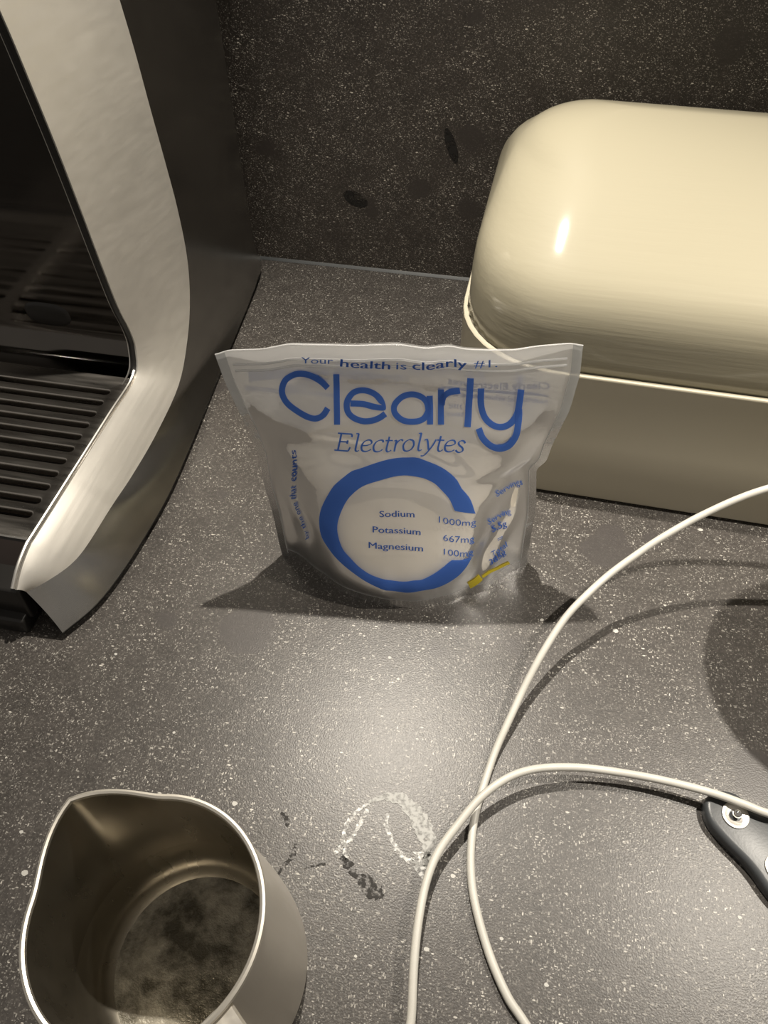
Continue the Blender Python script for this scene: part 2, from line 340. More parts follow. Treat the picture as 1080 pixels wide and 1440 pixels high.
# splash panel, cove behind the tray, shelf of the group head above, base below
XR, XL = -.650, 2 * XC + .650
sp = [(0, .985, .86), (0, .985, .30), (0, .985, .20), (0, .984, .178), (0, .981, .158), (0, .972, .140), (0, .957, .128), (0, .938, .122), (0, .9265, .120)]
rows = [[(XL, y, z), (XR + .004, y, z)] for _, y, z in catm(sp, 3)]
link('splash_panel', *grid(rows), M_SPLASH, em)
ov = []
for r_, y_ in ((.0, .9815), (.8, .9815), (1, .984), (1.08, .986)):
    ov.append([(-.808 + r_ * .041 * math.copysign(abs(math.cos(a)) ** .7, math.cos(a)), y_, .191 + r_ * .0235 * math.copysign(abs(math.sin(a)) ** .8, math.sin(a))) for a in [2 * math.pi * k / 28 for k in range(28)]])
link('sensor_button', *grid(ov, True), M_BLACK, em)
link('group_head_housing', *box(XL, XR, .52, .985, .87, 1.1), M_BLACK, em, bevel=.004)
link('body_core', *box(2 * XC + .63, -.63, 1.14, 1.42, .02, 1.1), M_BLACK, em, smooth_=False)
link('base', *join(box(2 * XC + .645, -.650, .476, 1.41, .0, .034), box(2 * XC + .643, -.643, .492, .97, .02, .092)), M_BLACK, em, bevel=.002)
skirt = grid([[tuple(p + Vector((.001, 0, .001))), tuple(p + Vector((-.006, .004, -.0125)))] for p in co[45:]])
link('base_skirt', *skirt, M_GAP, em); link('base_skirt', *mirror(skirt, XC), M_GAP, em)
# drip tray: plate with rounded slots, basin, front
tr = None
def slot_ring(x0, x1, y, r, z, n=8):
    a = [(x1 + r * math.cos(q), y + r * math.sin(q), z) for q in [-math.pi / 2 + math.pi * k / n for k in range(n + 1)]]
    b = [(x0 - r * math.cos(q), y + r * math.sin(q), z) for q in [math.pi / 2 - math.pi * k / n for k in range(n + 1)]]
    return a + b
bm = bmesh.new(); ZT = .120
def ring_edges(P):
    vs = [bm.verts.new(S(p)) for p in P]; return vs, [bm.edges.new((vs[i], vs[(i + 1) % len(vs)])) for i in range(len(vs))]
edges = []; TY0, TY1, TX1, TX0 = .567, .9265, -.6455, 2 * XC + .6455
outl = [(TX0, TY0, ZT), (TX1, TY0, ZT), (TX1, TY1, ZT), (TX0, TY1, ZT)]
ov_, oe = ring_edges(outl); edges += oe; walls = []
for k in range(11):
    y = .886 - k * .0277
    for (x0, x1) in ((-.957, -.676), (2 * XC + .676, 2 * XC + .957)):
        P = slot_ring(x0, x1, y, .0085, ZT); v_, e_ = ring_edges(P); edges += e_; walls.append((v_, x0, x1, y))
bmesh.ops.triangle_fill(bm, use_beauty=True, edges=edges)
for v_, x0, x1, y in walls:
    prev = v_
    for r, z in ((.0072, ZT - .0006), (.0062, ZT - .002), (.0056, ZT - .0045), (.0054, ZT - .012)):
        cur = [bm.verts.new(S(p)) for p in slot_ring(x0, x1, y, r, z)]
        for i in range(len(cur)): bm.faces.new((prev[i], prev[(i + 1) % len(cur)], cur[(i + 1) % len(cur)], cur[i]))
        prev = cur
prev = ov_
for d_, z in ((.0015, ZT - .0008), (.002, ZT - .012)):
    cur = [bm.verts.new(S(p)) for p in [(TX0 - d_, TY0 - d_, z), (TX1 + d_, TY0 - d_, z), (TX1 + d_, TY1, z), (TX0 - d_, TY1, z)]]
    for i in range(4): bm.faces.new((prev[i], prev[(i + 1) % 4], cur[(i + 1) % 4], cur[i]))
    prev = cur
bmesh.ops.recalc_face_normals(bm, faces=bm.faces)
for f in bm.faces: f.smooth = True
for e in bm.edges:
    if e.is_manifold and e.calc_face_angle(0) > math.radians(50): e.smooth = False
me = bpy.data.meshes.new('drip_grate'); bm.to_mesh(me); bm.free(); me.materials.append(M_TRAY)
grate = bpy.data.objects.new('drip_grate', me); COL.objects.link(grate); grate.parent = em; grate.matrix_parent_inverse = Matrix.Translation(-Vector(em.location)); grate['label'] = 'polished steel slotted drip grate'
link('drip_basin', *box(TX0, TX1, TY0 + .004, TY1, .088, .093), M_DEEP, em, smooth_=False)
fp = [(.5655, .1165), (.560, .113), (.548, .105), (.530, .088), (.512, .06), (.503, .02), (.53, .02), (.57, .085), (.57, .1165)]
rows = [[(TX0 - .003, y, z), (TX1 + .003, y, z)] for y, z in fp]
link('tray_front', *grid(rows), M_FRONT, em)
link('chrome_bead', *tube([(TX0, .5655, .1195), (TX1 + .002, .5655, .1195)], .0016, 6), M_CHROME, em)

# ------------------------------------------------------------------ bread bin
bb = empty('bread_bin', (.46, 1.2, 0), 'glossy almond cream enamel bread bin with a pillow shaped lid, right of the pouch', 'bread bin')
bb.rotation_euler = (0, 0, 0)
def rrect(cx, cy, a, b, r, z, n=10, p=2.0):
    r = min(r, a - 1e-4, b - 1e-4); P = []
    for qx, qy, a0 in ((1, -1, -90), (1, 1, 0), (-1, 1, 90), (-1, -1, 180)):
        for k in range(n + 1):
            t = math.radians(a0 + 90 * k / n); P.append((cx + qx * (a - r) + r * math.cos(t), cy + qy * (b - r) + r * math.sin(t), z))
    return P
def loft(sections, cap0=True, cap1=True):
    v, f = grid(sections, True); n = len(sections[0]); m = len(sections) - 1
    if cap0: f.append(tuple(range(n))[::-1])
    if cap1: f.append(tuple(m * n + k for k in range(n)))
    return v, f
BX, BY, BA, BB = .476, 1.195, .570, .293
ROT = math.radians(-1.3)
def rotb(vf):
    c, s = math.cos(ROT), math.sin(ROT); ox, oy = .1, .905
    return [(ox + (x - ox) * c - (y - oy) * s, oy + (x - ox) * s + (y - oy) * c, z) for x, y, z in vf[0]], vf[1]
ZS = .262; CR = .16
body = loft([rrect(BX, BY, BA - .006, BB - .006, CR - .006, .004), rrect(BX, BY, BA - .002, BB - .002, CR, .007), rrect(BX, BY, BA, BB, CR, .012), rrect(BX, BY, BA, BB, CR, .13), rrect(BX, BY, BA, BB, CR, ZS - .004),
             rrect(BX, BY, BA + .0006, BB + .0006, CR, ZS - .002), rrect(BX, BY, BA - .0005, BB - .0005, CR, ZS), rrect(BX, BY, BA - .006, BB - .006, CR - .006, ZS + .0005), rrect(BX, BY, BA - .008, BB - .008, CR - .008, ZS - .02)], True, True)
link('body', *rotb(body), M_BINB, bb, sharp=50)
sec = []; A1, B1, C1 = BA - .0075, BB - .0075, CR - .0075
for z, ins in ((ZS - .012, .002), (ZS + .002, .0012), (ZS + .004, .0)): sec.append(rrect(BX, BY, A1 - ins, B1 - ins, C1, z))
LP = [(.290, 0, 0), (.325, .0006, .0006), (.345, .003, .002), (.365, .009, .004), (.385, .022, .008), (.402, .043, .013), (.42, .072, .019), (.437, .100, .025), (.455, .131, .034), (.472, .162, .047), (.488, .195, .066), (.502, .228, .095), (.511, .255, .13), (.5165, .275, .17), (.518, .284, .20)]
for p in catm(LP, 3): sec.append(rrect(BX, BY, A1 - p.z, max(.002, B1 - p.y), C1 * (1 - .25 * min(1, p.y / .28)), p.x))
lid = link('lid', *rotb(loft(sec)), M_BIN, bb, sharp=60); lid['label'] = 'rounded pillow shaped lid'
link('foot_strip', *rotb(loft([rrect(BX, BY, BA - .03, BB - .03, CR - .03, .0), rrect(BX, BY, BA - .03, BB - .03, CR - .03, .006)])), M_GAP, bb)

# ------------------------------------------------------------------ unseen cabinet above, added to block overhead light (the spots sit under it)
wc = link('upper_cabinet_blocker', *box(-2.2, 2.2, .66, 1.508, 1.56, 1.92), plain('dark_cabinet_board', (.06, .055, .05), .5), smooth_=False, bevel=.001)
tag(wc, 'dark unseen cabinet added above the worktop to block overhead light', 'cabinet')

# ------------------------------------------------------------------ milk jug
JX, JY, JH = -.246, .112, .255
jg = empty('milk_jug', (JX, JY, 0), 'stainless steel milk jug with a pointed spout and milky residue inside, lower left', 'jug')
SPA = math.atan2(.078, -.106)
prof = [(.113, .002), (.119, .006), (.1215, .014), (.1215, .03), (.1205, .06), (.118, .10), (.1135, .15), (.108, .20), (.1045, .235), (.104, JH)]
NJ = 96
def jr(r, z, a, ins=0):
    d = (a - SPA + math.pi) % (2 * math.pi) - math.pi; k = max(0, 1 - abs(d) / .72)
    sp = (.030 * (k * k * (3 - 2 * k) * .45 + .55 * k ** 1.5)) * sstep(.11, JH, z) ** 1.4
    return r + sp - ins
def jrow(r, z, ins=0):
    out = []
    for k in range(NJ):
        a = 2 * math.pi * k / NJ + SPA; d = (a - SPA + math.pi) % (2 * math.pi) - math.pi
        zz = z + (.006 * max(0, 1 - abs(d) / .6) ** 1.5 if z > .2 else 0); rr = jr(r, z, a, ins)
        out.append((JX + rr * math.cos(a), JY + rr * math.sin(a), zz))
    return out
def lin_prof(n=22):
    P = catm([(r, z, 0) for r, z in prof], 3); return [(p.x, p.y) for p in P]
PR = lin_prof()
link('jug_wall', *loft([jrow(r, z) for r, z in PR], True, False), M_JUG, jg, sharp=60)
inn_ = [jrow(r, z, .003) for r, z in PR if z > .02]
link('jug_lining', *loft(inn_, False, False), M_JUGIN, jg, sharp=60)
lipP = [Vector(p) - Vector((JX, JY, 0)) for p in jrow(.1035, JH)]
lip = []
for k in range(NJ):
    c_ = lipP[k]; rad = Vector((c_.x, c_.y, 0)).normalized()
    lip.append([tuple(Vector((JX, JY, 0)) + c_ + rad * (.0032 * math.cos(q)) + Vector((0, 0, .0036 * math.sin(q)))) for q in [2 * math.pi * j / 8 for j in range(8)]])
lip.append(lip[0]); link('rolled_rim', *grid(lip, True), M_RIM, jg)
def ring_(r, z): return [(JX + r * math.cos(q), JY + r * math.sin(q), z) for q in [2 * math.pi * k / 64 for k in range(64)]]
bot = [ring_(r, z) for r, z in ((.0001, .012), (.03, .012), (.06, .0122), (.085, .0128), (.093, .0145))]
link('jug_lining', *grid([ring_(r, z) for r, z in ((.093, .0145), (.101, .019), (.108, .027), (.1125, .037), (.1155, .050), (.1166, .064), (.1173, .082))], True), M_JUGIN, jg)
o = link('milk_residue', *grid(bot, True), M_MILK, jg); o['label'] = 'patchy film of dried milk on the jug bottom'
# strap handle opposite the spout
ha = SPA + math.pi; hd = Vector((math.cos(ha), math.sin(ha), 0)); hs = Vector((-hd.y, hd.x, 0))
hp = catm([(.100, .246, 0), (.115, .249, 0), (.135, .247, 0), (.165, .243, 0), (.192, .230, 0), (.205, .20, 0), (.203, .15, 0), (.19, .09, 0), (.165, .05, 0), (.140, .037, 0), (.1205, .036, 0)], 5)
rows = []
for i, p in enumerate(hp):
    t = (hp[min(i + 1, len(hp) - 1)] - hp[max(i - 1, 0)]).normalized(); nn = Vector((-t.y, t.x, 0)); w_ = .019
    ring = []
    for sx, sy in ((-1, -.6), (-.9, -1), (.9, -1), (1, -.6), (1, .6), (.9, 1), (-.9, 1), (-1, .6)):
        q_ = p + nn * (.0045 * sy); ring.append(tuple(Vector((JX, JY, 0)) + hd * q_.x + Vector((0, 0, q_.y)) + hs * (w_ * sx)))
    rows.append(ring)
link('handle', *loft(rows), M_JUG, jg)

# ------------------------------------------------------------------ cable
CAB = [(.62, .80, .30), (.50, .797, .262), (.42, .79, .232), (.352, .778, .200), (.293, .757, .164), (.243, .729, .134), (.21, .705, .114), (.179, .678, .098), (.151, .645, .088), (.126, .612, .074), (.103, .568, .056), (.083, .520, .036), (.068, .475, .022), (.053, .427, .010), (.043, .379, .0056),
       (.037, .34, .0056), (.037, .298, .0056), (.043, .259, .0056), (.055, .224, .0056), (.074, .185, .0056), (.096, .152, .0056), (.115, .133, .0056), (.137, .108, .0056), (.150, .07, .0056), (.145, .02, .0056), (.10, -.03, .0056), (.045, -.03, .008), (.008, .02, .014), (-.006, .085, .02),
       (-0.0041, 0.1075, 0.0220), (-0.0105, 0.1631, 0.0260), (-0.0125, 0.2100, 0.0265), (-0.0099, 0.2495, 0.0255), (-0.0014, 0.2820, 0.0255), (0.0155, 0.3142, 0.0280), (0.0398, 0.3527, 0.0325), (0.0705, 0.3829, 0.0360), (0.1038, 0.4017, 0.0345), (0.1472, 0.4144, 0.0300), (0.1907, 0.4205, 0.0265), (0.2548, 0.4223, 0.0255), (0.3165, 0.4172, 0.0285), (0.3565, 0.4094, 0.0310), (0.3877, 0.4021, 0.0320), (.43, .40, .033), (.52, .37, .025), (.60, .34, .012)]
cb = link('cable', *tube(catm(CAB, 6), .0051, 12), M_CABLE); tag(cb, 'white rubber cable looping across the worktop', 'cable')

# ------------------------------------------------------------------ black handle with studs
hk = empty('tool_handle', (.40, .36, 0), 'black plastic tool handle with a steel stud under the cable, right edge', 'tool')
OUTL = [(.3175, .396), (.3175, .408), (.3225, .417), (.330, .4235), (.341, .4275), (.354, .4265), (.366, .421), (.380, .4135), (.40, .405), (.44, .395), (.50, .385), (.56, .37), (.58, .34), (.57, .30), (.53, .285), (.47, .28), (.42, .29), (.395, .303), (.382, .3165), (.371, .332), (.360, .3445), (.3425, .360), (.328, .3745), (.321, .385)]
OC = [(p.x, p.y) for p in catm([(x, y, 0) for x, y in OUTL + [OUTL[0]]], 4)[:-1]]
def offs(P, d):
    n = len(P); out = []
    for i in range(n):
        a, b = P[i - 1], P[(i + 1) % n]; tx, ty = b[0] - a[0], b[1] - a[1]; l = math.hypot(tx, ty); out.append((P[i][0] + ty / l * -d, P[i][1] + tx / l * d))
    return out
def flat(P, z): return [(x, y, z) for x, y in P]
hsec = [flat(offs(OC, -.003), .0), flat(OC, .003), flat(OC, .014), flat(offs(OC, -.0012), .0175), flat(offs(OC, -.0035), .0195), flat(offs(OC, -.007), .0203)]
link('grip', *loft(hsec), M_HANDLE, hk, sharp=70)
def stud(x, y, z):
    R_ = [(.0001, -.0015), (.006, -.0013), (.012, .0006), (.0150, .0016), (.0162, .0012), (.0166, -.001)]
    v = grid([[(x + r * math.cos(q), y + r * math.sin(q), z + h) for q in [2 * math.pi * k / 32 for k in range(32)]] for r, h in R_], True)
    w_ = link('washer', *v, M_DISC, hk)
    P_ = [(.0001, .0125), (.0028, .0118), (.0048, .0095), (.0056, .0065), (.0048, .0035), (.0034, .0018), (.0032, -.001)]
    link('ball_stud', *grid([[(x + r * math.cos(q), y + r * math.sin(q), z + h) for q in [2 * math.pi * k / 20 for k in range(20)]] for r, h in P_], True), M_BALL, w_)
stud(.3525, .3965, .0212); stud(.398, .343, .0212)

# ------------------------------------------------------------------ canister out of frame that throws the round shadow
cn = empty('canister', (.606, .645, 0), 'round lidded canister standing right of the frame', 'canister')
def lathe(x, y, P, n=40): return loft([[(x + r * math.cos(q), y + r * math.sin(q), z) for q in [2 * math.pi * k / n for k in range(n)]] for r, z in P])
link('canister_body', *lathe(.606, .645, [(.125, 0), (.13, .006), (.13, .36), (.126, .365)]), M_BINB, cn)
link('canister_lid', *lathe(.606, .645, [(.132, .365), (.134, .37), (.134, .395), (.128, .402), (.03, .404)]), M_BLACK, cn)


PRINT_WORD = [[(-.4061,.8535,-.4367,.8377),(-.4397,.8808,-.4691,.8605),(-.488,.9008,-.5113,.8773),(-.5432,.908,-.5557,.8832),(-.6056,.9026,-.604,.8794),(-.6627,.8883,-.6439,.8704),(-.703,.8564,-.6698,.8498),(-.7134,.8219,-.6759,.8273),(-.6907,.7878,-.6574,.801),(-.634,.7559,-.6058,.7728),(-.5794,.7374,-.5592,.758),(-.5246,.7359,-.5238,.7566),(-.4701,.7512,-.4904,.766),(-.4308,.7759,-.4576,.7868)],[(-.3704,.8999,-.3351,.901),(-.3905,.838,-.3543,.8384),(-.409,.7802,-.3719,.7803),(-.4238,.7273,-.3854,.7278)],[(-.3091,.786,-.302,.8051),(-.237,.7833,-.2271,.8022),(-.1739,.7733,-.1636,.7919),(-.1027,.7711,-.1218,.7868),(-.1051,.8033,-.1382,.794),(-.1367,.828,-.1625,.8123),(-.1815,.8443,-.1973,.8236),(-.2297,.8491,-.2325,.827),(-.2834,.8393,-.2686,.8217),(-.3263,.816,-.2974,.8062),(-.3469,.7918,-.3105,.7908),(-.3445,.7633,-.3093,.7724),(-.3092,.7412,-.2865,.7582),(-.2478,.7289,-.2394,.7484),(-.1844,.7301,-.1897,.7493),(-.1335,.7386,-.149,.7562),(-.0947,.7512,-.1139,.7675)],[(.1728,.7745,.1367,.7702),(.16,.8083,.1274,.7966),(.1204,.8318,.1019,.8097),(.0617,.8366,.0605,.8133),(-.0082,.8194,.0089,.8021),(-.0627,.7883,-.0298,.7808),(-.0618,.7542,-.0291,.7635),(-.0026,.7282,.0115,.746),(.0729,.7277,.0684,.746),(.1369,.7408,.113,.7547),(.1702,.7671,.1396,.7778)],[(.1462,.8252,.1819,.8259),(.1461,.7899,.1825,.7895),(.1447,.7614,.1817,.7606),(.1473,.731,.1852,.7301)],[(.2118,.8491,.2468,.8476),(.2109,.8018,.2468,.8023),(.2102,.7652,.2468,.7647),(.2145,.7282,.2523,.7266)],[(.2506,.7871,.2153,.7911),(.2583,.8115,.2275,.8229),(.2811,.8244,.2676,.8459),(.3412,.8359,.3341,.8581)],[(.3751,.8983,.4123,.898),(.3744,.8384,.4128,.8382),(.3719,.778,.4117,.7778),(.3753,.725,.4164,.7247)],[(.4379,.8607,.4749,.8618),(.445,.7978,.4827,.8018),(.4748,.7531,.5063,.7642),(.5385,.7247,.5525,.7424),(.6121,.7142,.5989,.7361),(.6749,.7257,.6399,.7451),(.7031,.7604,.6638,.7726),(.7062,.8062,.6672,.8139),(.7028,.8515,.6648,.8581)],[(.6694,.7849,.7088,.78),(.6832,.7333,.7262,.726),(.6892,.6894,.7367,.672),(.6685,.6619,.7099,.6341),(.6297,.6575,.6464,.6281),(.5764,.6689,.5654,.6467),(.5164,.697,.4878,.6842),(.483,.7264,.4485,.7181)]]
PRINT_RING = [(.5465,.3974,.4003,.425),(.5036,.4708,.3578,.4764),(.3909,.5344,.2684,.5165),(.2665,.5784,.1695,.5417),(.1165,.6166,.1299,.5471),(.0283,.6141,.0425,.5522),(-.0758,.6084,-.0525,.5484),(-.1823,.5933,-.1447,.5356),(-.2904,.5717,-.2236,.5208),(-.3553,.5552,-.2831,.4987),(-.4331,.5165,-.356,.4591),(-.5053,.4586,-.4183,.4),(-.5655,.3947,-.4506,.3553),(-.5911,.3406,-.4554,.313),(-.587,.2807,-.4322,.2672),(-.5319,.2418,-.3755,.2379),(-.4503,.2071,-.3063,.2079),(-.3326,.1721,-.2128,.1828),(-.2144,.1429,-.0946,.1734),(-.0838,.1263,.0113,.1684),(.035,.1143,.0933,.1768),(.1479,.1245,.1518,.1798),(.2788,.1251,.238,.1998),(.4075,.1581,.3059,.2231),(.4745,.1934,.3451,.2391),(.5135,.2288,.3678,.2451)]
